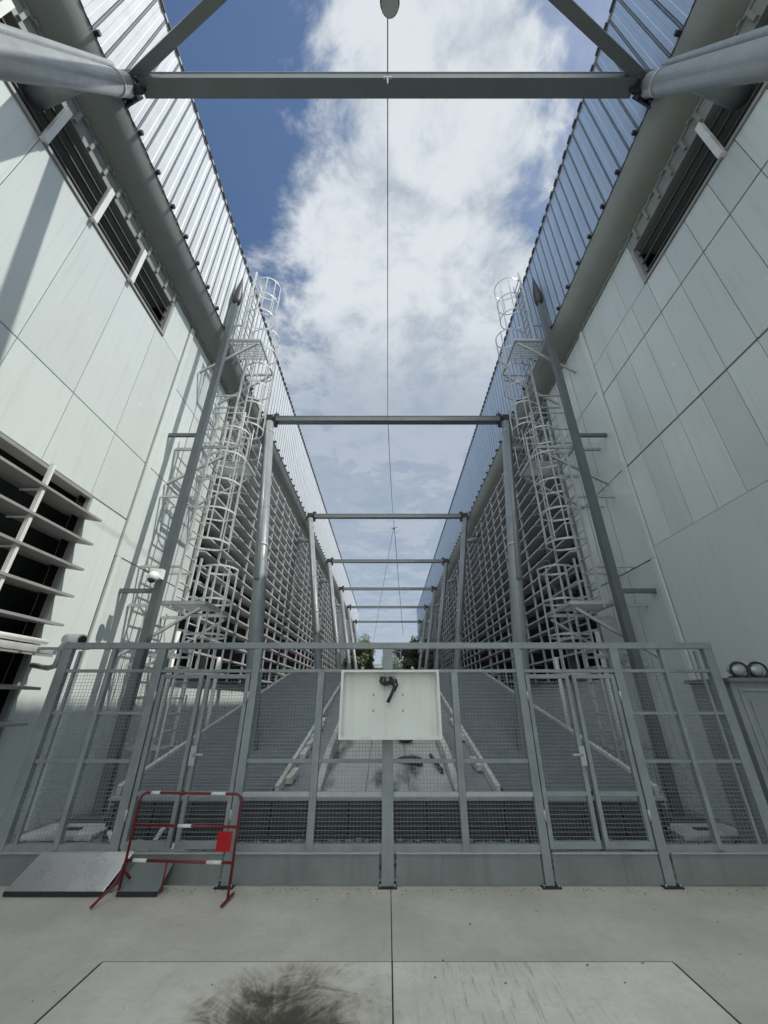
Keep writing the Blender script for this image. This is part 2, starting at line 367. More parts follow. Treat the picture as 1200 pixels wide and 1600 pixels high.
def building(s, label):
    b = thing('industrial_hall', label, 'building', (s * 8.5, 22, 0))
    MB().box(s*5.62, s*12.9, Y0, Y1, -0.3, 13.2).build('hall_body', 'panel_back', b)
    w_ = MB()
    ys = [3.58 + 1.03 * k for k in range(-17, 3)]           # cladding module joints up to y = 5.64
    pil = 6.62
    if s < 0:
        for a, c in zip(ys[:-1], ys[1:]):
            ppanel(w_, s, a, c, 6.0, ZS0)                   # upper row
            ppanel(w_, s, a, c, 4.72, 6.0 - 0.012)
            ppanel(w_, s, a, c, -0.3, 1.22)
        a, c = ys[-1], pil
        ppanel(w_, s, a, c, 6.0, ZS0); ppanel(w_, s, a, c, 4.72, 5.988); ppanel(w_, s, a, c, -0.3, 4.70)
        ppanel(w_, s, ys[-1] + 0.25, pil, ZS0 + 0.005, 10.12)
    else:
        yy = [6.72 - 0.52 * k for k in range(0, 40)][::-1]  # close vertical joints added to imitate ribs reflected from the opposite parapet
        for a, c in zip(yy[:-1], yy[1:]):
            ppanel(w_, s, a, c, 7.98, ZS0, 0.012); ppanel(w_, s, a, c, 6.0, 7.96, 0.012)
        for a, c in zip(yy[:-1], yy[1:]): ppanel(w_, s, a, c, 4.2, 5.973, 0.010)
        ppanel(w_, s, Y0, yy[-1], -0.3, 4.198, 0.0)
        ppanel(w_, s, 4.70, 5.3, ZS0 + 0.005, 10.12); ppanel(w_, s, 5.3, 6.72, ZS0 + 0.005, 10.12)
        pil = 6.72
    w_.build('wall_cladding', 'panel', b)
    q = MB()                                                 # joint backing and pilaster beyond the module field
    # smooth bay with the ladder, y 6.62..9.3
    for (a, c) in ((pil + 0.03, pil + 0.16), (pil + 0.19, 7.72), (7.74, 8.55), (8.57, 9.25)):
        for (z0, z1) in ((-0.3, 4.0), (4.015, 6.0), (6.015, 8.2), (8.215, 10.12)):
            if a < pil + 0.1 and z0 > 0: ppanel(q, s, a, c, z0 - 0.015, z1, 0.0, 0.05, WX - 0.03)
            else: ppanel(q, s, a, c, z0, z1, 0.012, 0.05, WX + (0.0 if a > pil + 0.1 else -0.03))
    q.build('ladder_bay_cladding', 'panel', b)
    # backing so joints read dark but closed
    k = MB()
    k.box(s*5.055, s*5.075, pil - 1.1 if s < 0 else Y0, 9.28, -0.3, ZS0)
    if s < 0: k.box(s*5.055, s*5.075, Y0, pil - 1.1, 4.72, ZS0); k.box(s*5.055, s*5.075, Y0, pil - 1.1, -0.3, 1.2)
    k.build('joint_backing', 'black', b)
    # plinth under the far screens
    pl = MB()
    y = 9.3
    while y < Y1 - 0.2:
        ppanel(pl, s, y, min(y + 2.06, Y1), -0.3, 2.05); y += 2.06
    pl.build('plinth', 'panel', b)
    # louvres
    if s < 0:
        louvre(s, ys[-1] - 1.03 * 5, ys[-1], 1.16, 4.64, b, over=0.10, depth=0.27, tilt=0.03)
        louvre(s, ys[0], ys[-1] - 1.03 * 5 - 0.2, 1.24, 4.67, b)
    yb = 9.35; n = 0
    while yb < Y1 - 1:
        ye = min(yb + 1.85 if n == 0 else yb + 8.7, Y1 - 0.3)
        louvre(s, yb, ye, 2.12, 10.06, b, pitch=0.40, mull=1.03, depth=0.28, th=0.045, mm='fin_pale', finm='fin_pale')
        yb = ye + 0.1; n += 1
    # clerestory strip with blades and brackets under the cornice
    st = MB(); ye = 5.79 if s < 0 else 4.6
    for i, zz_ in enumerate((9.07, 9.33, 9.58)):
        st.box(s*5.03, s*5.07, Y0, ye, zz_, zz_ + 0.022)
    stp = st.build('clerestory_blades', 'fin_dark', b)
    ylist = [3.58 - 1.03*k_ for k_ in range(-1, 16)] if s < 0 else [2.72 - 2.06*k_ for k_ in range(0, 8)]
    for yy in ylist:
        br = MB(); br.box(s*4.93, s*4.995, yy - 0.03, yy + 0.03, ZS0 - 0.02, ZS1 - 0.02); br.box(s*4.90, s*4.93, yy - 0.045, yy + 0.045, ZS0 - 0.03, ZS1 - 0.02)
        br.build('clerestory_bracket', 'white', stp)
    fr = MB(); fr.box(s*4.97, s*5.1, Y0, ye + 0.08, ZS0 + 0.004, ZS0 + 0.06); fr.box(s*4.97, s*5.1, ye, ye + 0.08, ZS0 + 0.06, ZS1)
    fr.build('clerestory_frame', 'fin', stp)
    # soffit band between strip and pipe
    so_ = MB(); so_.box(s*4.99, s*5.6, Y0, ye + 0.08, ZS1, 10.12); so_.box(s*4.97, s*5.6, Y0, Y1, 10.122, 10.19)
    rb = MB(); y = Y0
    while y < 40:
        if y < ye: rb.box(s*4.94, s*4.99, y, y + 0.05, 9.84, 10.12)
        rb.box(s*4.935, s*4.97, y + 0.1, y + 0.17, 10.125, 10.175); y += 0.34
    merged('soffit', [(so_, 'cornice'), (rb, 'cornice')], b)
    # rounded cornice tucked under the parapet
    cn = MB(); K = 14; P0 = (4.47, 10.70); P1 = (5.0, 10.19); vs = []; fs = []
    for k in range(K + 1):
        q = k / K; bul = 0.11 * math.sin(math.pi * q)
        vs += [(s*(P0[0] + (P1[0]-P0[0])*q - 0.69*bul), yy, P0[1] + (P1[1]-P0[1])*q - 0.72*bul) for yy in (Y0, Y1)]
    for k in range(K): fs.append((2*k, 2*k+1, 2*k+3, 2*k+2) if s > 0 else (2*k+2, 2*k+3, 2*k+1, 2*k))
    cn.add(vs, fs, True); cj = MB(); y = 1.2 - 8
    while y < 55:
        o_ = 0.004; vv = [(s*(abs(x_)-o_*0.7), y + dy, z_ - o_*0.7) for (x_, _, z_) in vs[::2] for dy in (0, 0.02)]
        cj.add(vv, fs, True); y += 2.94
    merged('cornice_cladding', [(cn, 'cornice'), (cj, 'cornice')], b)
    # profiled parapet
    pr = MB(); y = Y0; prof = []; XP = 4.45; ZB, ZT = 10.70, 13.82
    pitch = 0.285
    while y < Y1:
        prof += [(XP, y), (XP, y + 0.07), (XP + 0.006, y + 0.08), (XP + 0.006, y + 0.15), (XP, y + 0.16), (XP, y + pitch - 0.05), (XP + 0.06, y + pitch - 0.045), (XP + 0.06, y + pitch - 0.005)]; y += pitch
    vs = []; fs = []
    for (x, yy) in prof: vs += [(s*x, yy, ZB), (s*x, yy, ZT)]
    for i in range(len(prof) - 1): fs.append((2*i, 2*i+2, 2*i+3, 2*i+1) if s > 0 else (2*i, 2*i+1, 2*i+3, 2*i+2))
    pr.add(vs, fs); pr.box(s*(XP+0.07), s*4.75, Y0, Y1, ZB, ZT)
    bt = MB(); y = Y0
    while y < 34: bt.box(s*(XP-0.06), s*XP, y, y + 0.06, ZB, ZB + 0.07); y += 0.57
    sm_ = MB(); y = Y0 + pitch
    while y < Y1: sm_.box(s*(XP-0.003), s*(XP+0.058), y - 0.040, y - 0.014, ZB, ZT - 0.002); y += pitch
    pp = merged('parapet', [(pr, 'profiled' if s < 0 else 'profiled_shade'), (bt, 'rail_dark'), (sm_, 'seam')], b)
    cp = MB(); cp.box(s*(XP-0.03), s*4.8, Y0, Y1, ZT, ZT + 0.07)
    cl = MB(); y = Y0
    while y < Y1: cl.box(s*(XP-0.055), s*(XP-0.03), y, y + 0.16, ZT - 0.01, ZT + 0.06); y += 0.285
    merged('coping', [(cp, 'fin'), (cl, 'rail_dark')], pp)
    MB().box(s*4.8, s*13, Y0, Y1, 13.2, 13.4).build('roof', 'galv', b)
    MB().box(s*5.2, s*13, Y1, Y1 + 0.12, -0.3, 13.4).build('end_wall', 'panel', b)
    return b
building(-1, 'sunlit pale hall on the left with louvred walls, round cornice pipe and white ribbed parapet')
building(1, 'shaded pale hall on the right with smooth panels, round cornice pipe and ribbed parapet tinted blue for shade')

# ------------------------------------------------------------------ portal frames
FY = [2.55, 11.0, 19.1, 26.7, 34.4, 42.0, 50.6]
ORD = ['first and nearest', 'second', 'third', 'fourth', 'fifth', 'sixth', 'farthest']
def frame(i, y):
    t = thing('portal_frame', f'grey steel portal frame with beam high across the passage, {ORD[i]} along it', 'steel frame', (0, y, 0), 'steel frames spanning the passage between the halls')
    hb = 0.13 if i == 0 else 0.11
    b_ = MB()
    b_.box(-4.05, 4.05, y - 0.12, y + 0.12, 10.77 - hb, 10.77 - hb + 0.03); b_.box(-4.05, 4.05, y - 0.12, y + 0.12, 10.77 + hb - 0.03, 10.77 + hb)
    b_.box(-4.05, 4.05, y - 0.11, y + 0.02, 10.77 - hb + 0.03, 10.77 + hb - 0.03)
    b_.build('cross_beam', 'steel', t)
    for s in (-1, 1):
        c = MB(); top = Vector((s*4.3, y, 10.77)); base = Vector((s*2.25, y - 3.5, 0.0)); d = base - top
        c.tube([top + d*0.02, base], 0.155, 24)
        co = c.build('column', 'tube', t)
        if i < 4:
            r_ = MB()
            for k in (0.07, 0.52): MB().tube([top + d*k, top + d*(k + 0.006)], 0.17, 24).build('collar', 'galv', co)
            pv = Vector((s*0.0, 0.0, 0.30)); off = Vector((s*0.02, -0.175, 0.045))
            dp = MB(); dp.tube([top + d*0.05 + off, top + d*0.62 + off], 0.055, 14)
            for k in (0.12, 0.25, 0.4): dp.bar(top + d*k, top + d*k + off, 0.05)
            dp.build('drain_pipe', 'tube', co)
        n = MB(); n.box(s*3.98, s*4.18, y - 0.02, y + 0.02, 10.45, 11.05); n.box(s*4.18, s*4.44, y - 0.14, y + 0.14, 10.62, 10.92)
        n.poly([(s*4.18, y + 0.15, 10.85), (s*4.36, y + 0.15, 10.4), (s*4.44, y + 0.15, 10.9)], (0, 0.03, 0))
        for bx, bz in ((4.03, 10.55), (4.03, 10.98), (4.1, 10.77)): n.tube([(s*bx, y - 0.16, bz), (s*bx, y - 0.10, bz)], 0.025, 8)
        n.build('node_plate', 'rail_dark', t)
        h = MB(); h.tube([top + d*0.16, (s*5.02, y - 0.3, 9.3)], [0.10, 0.15], 16); h.build('wall_strut', 'tube', t)
        if i == 0:
            MB().bar((s*4.15, y - 0.1, 10.77), (s*0.05, 0.53, 10.77), 0.15, 0.17).build('brace', 'steel', t)
    return t
for i, y in enumerate(FY): frame(i, y)

# ------------------------------------------------------------------ overhead wires and lamp
def wire(pts, r, label, sag=0.0):
    P = []
    for a, b in zip(pts[:-1], pts[1:]):
        a = Vector(a); b = Vector(b)
        for k in range(12): q = a.lerp(b, k / 12); q.z -= sag * 4 * (k/12) * (1 - k/12); P.append(q)
    P.append(Vector(pts[-1]))
    o = MB().tube(P, r, 6).build('overhead_wire', 'cable'); return tag(o, label, 'wire')
wire([(0, 0.53, 10.95), (0, 2.55, 10.955), (0.0, 11.0, 10.90)], 0.009, 'thin dark wire running above the passage from the nearest beam to the second', 0.05)
wire([(0.0, 11.0, 10.90), (0.25, 20, 12.3), (0.55, 29, 14.5)], 0.012, 'thin wire climbing from the second beam to a far junction', 0.1)
wire([(0.55, 29, 14.5), (1.6, 46.4, 11.4), (2.2, 56, 10)], 0.024, 'far dark wire slanting down to the right beyond the third beam', 0.1)
wire([(0.45, 29, 14.3), (-1.1, 46.4, 11.4), (-2.0, 56, 9)], 0.016, 'far faint wire slanting down to the left beyond the third beam', 0.1)
t = thing('wire_clamp', 'small metal clamp holding the wire on the nearest beam', 'clamp', (0, 2.55, 10.94))
MB().box(-0.08, 0.08, 2.48, 2.62, 10.942, 10.965).build('clamp_plate', 'galv', t)
MB().box(-0.02, 0.02, 2.53, 2.57, 10.965, 11.12).build('clamp_bolt', 'galv', t)
c = MB(); c.box(-0.07, 0.07, 2.405, 2.43, 10.57, 10.63); c.box(-0.012, 0.012, 2.407, 2.427, 10.35, 10.57); c.build('clamp_hook', 'galv', t)
t = thing('junction_fitting', 'small spiky wire fitting in the sky above the third beam', 'fitting', (0.55, 29, 14.3))
c = MB(); c.ball((0.5, 29, 14.4), 0.08)
for dx, dz in ((-0.5, 0.1), (0.45, 0.2), (0.05, 0.9)): c.bar((0.5, 29, 14.4), (0.5 + dx*0.7, 29, 14.4 + dz*0.7), 0.03)
c.build('fitting_body', 'cable', t)
t = thing('pendant_lamp', 'dark round lamp hanging over the passage at the top edge', 'lamp', (0.03, 1.62, 10.6))
c = MB(); c.tube([(0.03, 1.62, 10.22), (0.03, 1.62, 10.32), (0.03, 1.62, 10.5), (0.03, 1.62, 10.58)], [0.13, 0.14, 0.10, 0.03], 20); c.build('lamp_housing', 'rail_dark', t)
MB().tube([(0.03, 1.62, 10.20), (0.03, 1.62, 10.225)], 0.12, 20).build('lamp_lens', 'glass', t)
MB().tube([(0.03, 1.62, 10.56), (0.0, 1.5, 10.94)], 0.012, 8).build('suspension', 'cable', t)

# ------------------------------------------------------------------ poles
def pole(s):
    side = 'left sunlit wall' if s < 0 else 'right shaded wall'
    t = thing('mast', f'tall dark square steel mast standing in front of the {side}', 'mast', (s*4.28, 7.05, 0))
    sh = MB(); sh.box(s*4.21, s*4.35, 6.98, 7.12, 0.05, 11.6); sh.build('shaft', 'pole', t)
    MB().box(s*4.03, s*4.53, 6.80, 7.30, -0.01, 0.10).build('base_plate', 'pole', t)
    x = s * 4.28; y = 7.05
    hd = MB(); hd.tube([(x, y, 11.55), (x, y, 11.75), (x, y, 12.0), (x, y, 12.3), (x, y, 12.8)], [0.08, 0.12, 0.12, 0.08, 0.012], 14); hd.build('finial', 'rail_dark', t)
    for zb_ in (7.0, 3.4): MB().box(s*4.35, s*4.995, 7.02, 7.08, zb_, zb_ + 0.08).build('wall_bracket', 'pole', t)
    if s < 0:
        c = thing('security_camera', 'small white camera fixed to the left mast above the fence', 'camera', (x, 6.9, 3.7))
        k = MB(); k.box(x - 0.10, x + 0.10, 6.83, 6.945, 3.62, 3.80); k.build('mount', 'white', c)
        k = MB(); k.ball((x + 0.02, 6.74, 3.62), 0.10); k.build('dome', 'white', c)
        k = MB(); k.ball((x + 0.02, 6.72, 3.57), 0.07); k.build('lens', 'cable', c)
    return t
pole(-1); pole(1)

# ------------------------------------------------------------------ caged ladders
def ladder(s):
    side = 'left' if s < 0 else 'right'
    t = thing('caged_ladder', ('sunlit white' if s < 0 else 'shaded grey') + f' caged access ladder in offset stages climbing the {side} hall', 'ladder', (s*4.2, 7.8, 0))
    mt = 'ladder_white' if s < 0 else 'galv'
    RX = 4.15
    stages = [(0.0, 3.35, 8.35), (3.2, 7.0, 7.62), (6.8, 10.7, 8.35), (10.5, 12.7, 7.75)]
    for (z0, z1, y) in stages:
        st = MB(); top = z1 + (1.1 if z1 < 15 else 0.0)
        for dy in (-0.24, 0.24): st.box(s*(RX-0.02), s*(RX+0.02), y+dy-0.025, y+dy+0.025, z0, top)
        z = z0 + 0.25
        while z < top - 0.1: st.tube([(s*RX, y-0.24, z), (s*RX, y+0.24, z)], 0.016, 6); z += 0.28
        z = z0 + 0.8
        while z < z1 and z < 14: 
            for dy in (-0.24, 0.24): st.box(s*RX, s*4.44 if z > 10.6 else s*4.98, y+dy-0.02, y+dy+0.02, z, z+0.04)
            z += 1.6
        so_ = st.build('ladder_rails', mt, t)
        cg = MB(); zc0 = z0 + (2.1 if z0 < 1 else 1.4)
        r = 0.37; cx = RX - 0.38
        def hp(a, z): return (s*(cx - r*math.cos(a)), y + r*math.sin(a), z)
        angs = [math.radians(-105 + 210*k/16) for k in range(17)]
        z = zc0
        while z <= top + 0.01:
            pts = [(s*RX, y-0.24, z)] + [hp(a, z) for a in angs] + [(s*RX, y+0.24, z)]
            for p0, p1 in zip(pts[:-1], pts[1:]): cg.bar(p0, p1, 0.010, 0.042)
            z += 0.72
        zt = zc0 + 0.72 * int((top - zc0) / 0.72 + 0.001)
        for a in (-80, -40, 0, 40, 80): cg.bar(hp(math.radians(a), zc0), hp(math.radians(a), zt + 0.03), 0.028, 0.010)
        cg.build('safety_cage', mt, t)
    for (z, ya, yb) in ((3.3, 7.35, 8.65), (6.95, 7.35, 8.65), (10.55, 7.35, 8.65)):
        pf = MB(); x0, x1 = 3.50, 4.40
        pf.box(s*x0, s*x1, ya, ya+0.04, z-0.04, z+0.03); pf.box(s*x0, s*x1, yb-0.04, yb, z-0.04, z+0.03)
        pf.box(s*x0, s*(x0+0.04), ya+0.04, yb-0.04, z-0.04, z+0.03); pf.box(s*(x1-0.04), s*x1, ya+0.04, yb-0.04, z-0.04, z+0.03)
        yy = ya + 0.08
        while yy < yb - 0.05: 
            if not (z < 20 and abs(yy - (8.35 if z in (3.3, 10.55) else 7.62)) < 0.3): pf.box(s*(x0+0.04), s*(x1-0.04), yy, yy+0.012, z-0.03, z)
            yy += 0.06
        po = pf.build('platform', 'galv', t)
        for yy in (ya+0.05, yb-0.05): 
            sp_ = MB()
            sp_.bar((s*(x0+0.1), yy, z-0.1), (s*4.97, yy, z-1.0 if z < 10 else z-1.2), 0.05); sp_.bar((s*x1, yy, z-0.05), (s*(4.98 if z < 10 else 4.46), yy, z-0.05), 0.06)
            sp_.build('platform_strut', mt, po)
        if z != 6.95: continue
        rl = MB()
        for zr in (0.5, 1.0):
            rl.tube([(s*x1, ya, z+zr), (s*x0, ya, z+zr), (s*x0, yb, z+zr), (s*x1, yb, z+zr)], 0.014, 8)
        for (xx, yy) in ((x0, ya), (x1, ya), (x0, yb), (x1, yb), (x0, (ya+yb)/2)): rl.tube([(s*xx, yy, z), (s*xx, yy, z+1.02)], 0.014, 8)
        rl.build('guard_rail', mt, po)
    return t
ladder(-1); ladder(1)

# ------------------------------------------------------------------ ramp, decks, channel
S = 0.216; RY0, RY1, RZ = 6.3, 16.3, 0.48
def rz(y): return RZ + (min(y, RY1) - RY0) * S
r = MB(); r.poly([(-3.66, RY0, -0.28), (-3.66, RY1, -0.28), (-3.66, RY1, rz(RY1) - 0.05), (-3.66, RY0, RZ - 0.05)], (7.32, 0, 0))
struct(r.build('ramp', 'ramp'))
struct(MB().box(-3.66, 3.66, RY1, 60, -0.28, rz(RY1) - 0.04).build('landing', 'ramp'))
ch = MB()
for k in range(9):
    a = RY0 + 0.02 + k * 1.1; b_ = a + 1.085
    for x0, x1 in ((-0.9, -0.31), (-0.295, 0.295), (0.31, 0.9)):
        ch.add([(x0, a, rz(a)-0.03), (x1, a, rz(a)-0.03), (x1, b_, rz(b_)-0.03), (x0, b_, rz(b_)-0.03),
                (x0, a, rz(a)-0.06), (x1, a, rz(a)-0.06), (x1, b_, rz(b_)-0.06), (x0, b_, rz(b_)-0.06)],
               [(0,1,2,3),(4,7,6,5),(0,4,5,1),(1,5,6,2),(2,6,7,3),(3,7,4,0)])
struct(ch.build('channel_floor', 'channel'))
for s in (-1, 1):
    nm = 'left' if s < 0 else 'right'
    k = MB(); k.poly([(s*0.92, RY0+0.1, rz(RY0+0.1)-0.05), (s*0.92, RY1, rz(RY1)-0.05), (s*0.92, RY1, rz(RY1)+0.18), (s*0.92, RY0+1.0, rz(RY0+1.0)+0.18), (s*0.92, RY0+0.1, rz(RY0+0.1)+0.02)], (s*0.09, 0, 0))
    tag(k.build('kerb', 'kerb'), f'pale low kerb along the {nm} edge of the central channel', 'kerb')
    t = thing('slatted_deck', f'dark slatted deck sloping up along the {nm} side of the channel', 'deck', (s*2.6, RY0, RZ))
    d = MB(); y = RY0 + 0.02
    while y < RY1 - 0.12:
        a, b_ = y, y + 0.089
        d.add([(s*1.56, a, rz(a)+0.05), (s*3.62, a, rz(a)+0.05), (s*3.62, b_, rz(b_)+0.035), (s*1.56, b_, rz(b_)+0.035),
               (s*1.56, a, rz(a)+0.02), (s*3.62, a, rz(a)+0.02), (s*3.62, b_, rz(b_)+0.005), (s*1.56, b_, rz(b_)+0.005)],
              [(0,1,2,3),(4,7,6,5),(0,4,5,1),(1,5,6,2),(2,6,7,3),(3,7,4,0)] if s > 0 else [(3,2,1,0),(5,6,7,4),(1,5,4,0),(2,6,5,1),(3,7,6,2),(0,4,7,3)])
        y += 0.092
    d.build('deck_slats', 'deck', t)
    e = MB()
    for xx in (1.50, 3.64): MB().bar((s*xx, RY0, rz(RY0)+0.03), (s*xx, RY1, rz(RY1)+0.03), 0.06, 0.12).build('edge_trim', 'kerb', t)
    y = 6.6; q = 0
    while y < 9.5:
        if random.random() < 0.6:
            q += 1
            e = MB(); e.bar((s*1.42, y, rz(y)+0.03), (s*(1.40+random.uniform(-.02, .02)), y+0.35, rz(y+0.35)+0.03), 0.09, 0.08)
            tag(e.build('edging_stone', 'kerb'), f'broken pale edging stone beside the {nm} slatted deck, ' + ['nearest to the fence', 'second from the fence', 'third from the fence', 'fourth from the fence', 'fifth from the fence', 'sixth from the fence', 'seventh from the fence'][q-1], 'edging stone', f'broken edging stones along the {nm} deck')
        y += 0.45
t = thing('front_grating', 'dark slatted grating face closing the front of the raised ramp', 'grating', (0, 6.25, 0))
c = MB(); z = 0.02
while z < RZ - 0.06: c.box(-3.64, 3.64, 6.2, 6.23, z, z + 0.035); z += 0.062
c.build('slats', 'grating', t)
for k in range(15): x = -3.6 + k * 7.2/14; MB().box(x-0.015, x+0.015, 6.235, 6.26, 0, RZ-0.05).build('stiffener', 'rail_dark', t)
MB().box(-3.66, 3.66, 6.17, 6.29, RZ - 0.055, RZ - 0.02).build('nosing', 'galv', t)
# gravel strip
st = MB()
for k in range(1500):
    x = random.uniform(-4.6, 4.6); y = random.uniform(5.35, 6.15) if abs(x) < 3.6 else random.uniform(5.3, 9.0); r_ = random.uniform(0.015, 0.05)
    st.ball((x, y, r_*0.4), r_, 6, 4, (random.uniform(.8, 1.4), random.uniform(.8, 1.3), random.uniform(.5, .9)))
struct(st.build('gravel', 'stone'), 'stuff')

# debris seen through the fence
def debris(name, mb, m, label, cat): return tag(mb.build(name, m), label, cat)
c = MB(); c.ball((0.28, 8.4, rz(8.4)+0.10), 0.13, 10, 6, (1, 0.8, 0.9)); c.ball((0.34, 8.3, rz(8.3)+0.06), 0.12, 10, 6, (1.2, 0.8, 0.7))
debris('rubbish_bag', c, 'cable', 'crumpled black bag lying upper middle of the channel', 'bag')
c = MB(); c.ball((0.36, 7.4, rz(7.4)+0.03), 0.13, 10, 6, (1.6, 0.8, 0.35)); c.ball((0.5, 7.3, rz(7.3)+0.02), 0.07, 8, 5)
debris('wet_rag', c, 'cable', 'flat dark rag lying below the black bag in the channel', 'rag')
c = MB(); c.tube([(0.72, 7.6, rz(7.6)+0.02), (0.78, 7.2, rz(7.2)+0.03), (0.83, 6.95, rz(6.95)+0.02)], 0.03, 6)
debris('black_hose', c, 'cable', 'short piece of black hose at the right side of the channel', 'hose')
t = thing('folding_stool', 'low white stool frame lying behind the left gate', 'stool', (-2.9, 5.7, 0))
c = MB(); c.tube([(-3.2, 5.55, 0.26), (-3.02, 5.55, 0.03), (-2.75, 5.6, 0.03), (-2.6, 5.6, 0.28)], 0.025, 8); c.build('legs', 'white', t)
MB().box(-3.25, -2.3, 5.6, 5.8, 0.03, 0.09).build('board', 'white', t)
c = MB(); c.tube([(0.9*math.cos(a)*0.11+1.78, 5.75+0.0, 0.13+0.11*math.sin(a)) for a in [2*math.pi*k/16 for k in range(16)]], 0.018, 6, closed=True)
debris('round_cap', c, 'rail_dark', 'dark iron ring leaning on the grating behind the fence, right of centre', 'ring')
# pale posts, pipes along the side passages
for s in (-1, 1):
    nm = 'left' if s < 0 else 'right'
    t = thing('downpipe_set', f'pale vertical pipes with brackets fixed low on the {nm} wall behind the gate', 'pipes', (s*4.6, 8.6, 0))
    for k, (x, y) in enumerate(((4.75, 7.9), (4.7, 8.9), (4.6, 9.5), (4.3, 10.4))):
        c = MB(); c.tube([(s*x, y, 0.0), (s*x, y, 3.2 - 0.2*k)], 0.05, 10); c.box(s*(x-0.1), s*(x+0.1), y-0.1, y+0.1, -0.01, 0.18); c.build('pipe', 'white', t)
    for z in (0.9, 2.2):
        MB().box(s*4.55, s*4.98, 7.84, 7.86, z, z+0.05).build('pipe_clamp', 'galv', t); MB().box(s*4.5, s*4.98, 8.84, 8.86, z, z+0.05).build('pipe_clamp', 'galv', t)
    t = thing('valve_cabinet', f'low pale cabinet with pipe stub standing in the {nm} side passage', 'cabinet', (s*4.3, 9.6, 0))
    MB().box(s*3.95, s*4.5, 9.2, 9.6, 0.0, 0.75).build('body', 'galv', t, 0.01)
    MB().box(s*3.98, s*4.47, 9.185, 9.198, 0.05, 0.70).build('door', 'galv', t)
    t = thing('drain_cover', f'pale concrete slab lying on the ground in the {nm} side passage', 'slab', (s*4.1, 6.5, 0))
    MB().box(s*3.78, s*4.7, 6.2, 6.75, 0.0, 0.06).build('slab', 'kerb', t, 0.01)
    MB().box(s*4.1, s*4.3, 6.4, 6.5, 0.06, 0.075).build('lifting_plate', 'rail_dark', t)

# ------------------------------------------------------------------ fence
FYY = 4.9
ft = thing('mesh_fence', 'grey steel mesh fence with two gates closing the passage', 'fence', (0, FYY, 0))
def fpost(x, wd, z1=2.2, z0=0.0, dp=0.07, m='fence'): MB().box(x-wd/2, x+wd/2, FYY-dp/2, FYY+dp/2, z0, z1).build('post', m, ft, 0.004)
def mesh_panel(x0, x1, z0, z1, parent, y=FYY):
    c = MB(); r_ = 0.0017
    n = max(1, round((x1-x0)/0.036)); 
    for k in range(1, n):
        x = x0 + (x1-x0)*k/n; c.add([(x-r_, y-r_, z0), (x+r_, y-r_, z0), (x, y+r_, z0), (x-r_, y-r_, z1), (x+r_, y-r_, z1), (x, y+r_, z1)], [(0,1,4,3),(1,2,5,4),(2,0,3,5)])
    n = max(1, round((z1-z0)/0.036))
    for k in range(1, n):
        z = z0 + (z1-z0)*k/n; q = y - 0.005
        c.add([(x0, q-r_, z-r_), (x0, q-r_, z+r_), (x0, q+r_, z), (x1, q-r_, z-r_), (x1, q-r_, z+r_), (x1, q+r_, z)], [(0,3,4,1),(1,4,5,2),(2,5,3,0)])
    c.build('mesh_panel', 'fence', parent)
def rail(x0, x1, z0, z1, parent=ft, name='rail', dp=0.05, m='fence'):
    MB().box(x0, x1, FYY-dp/2, FYY+dp/2, z0, z1).build(name, m, parent, 0.003)
fpost(0.0, 0.12, 2.16, 0.0, 0.09)
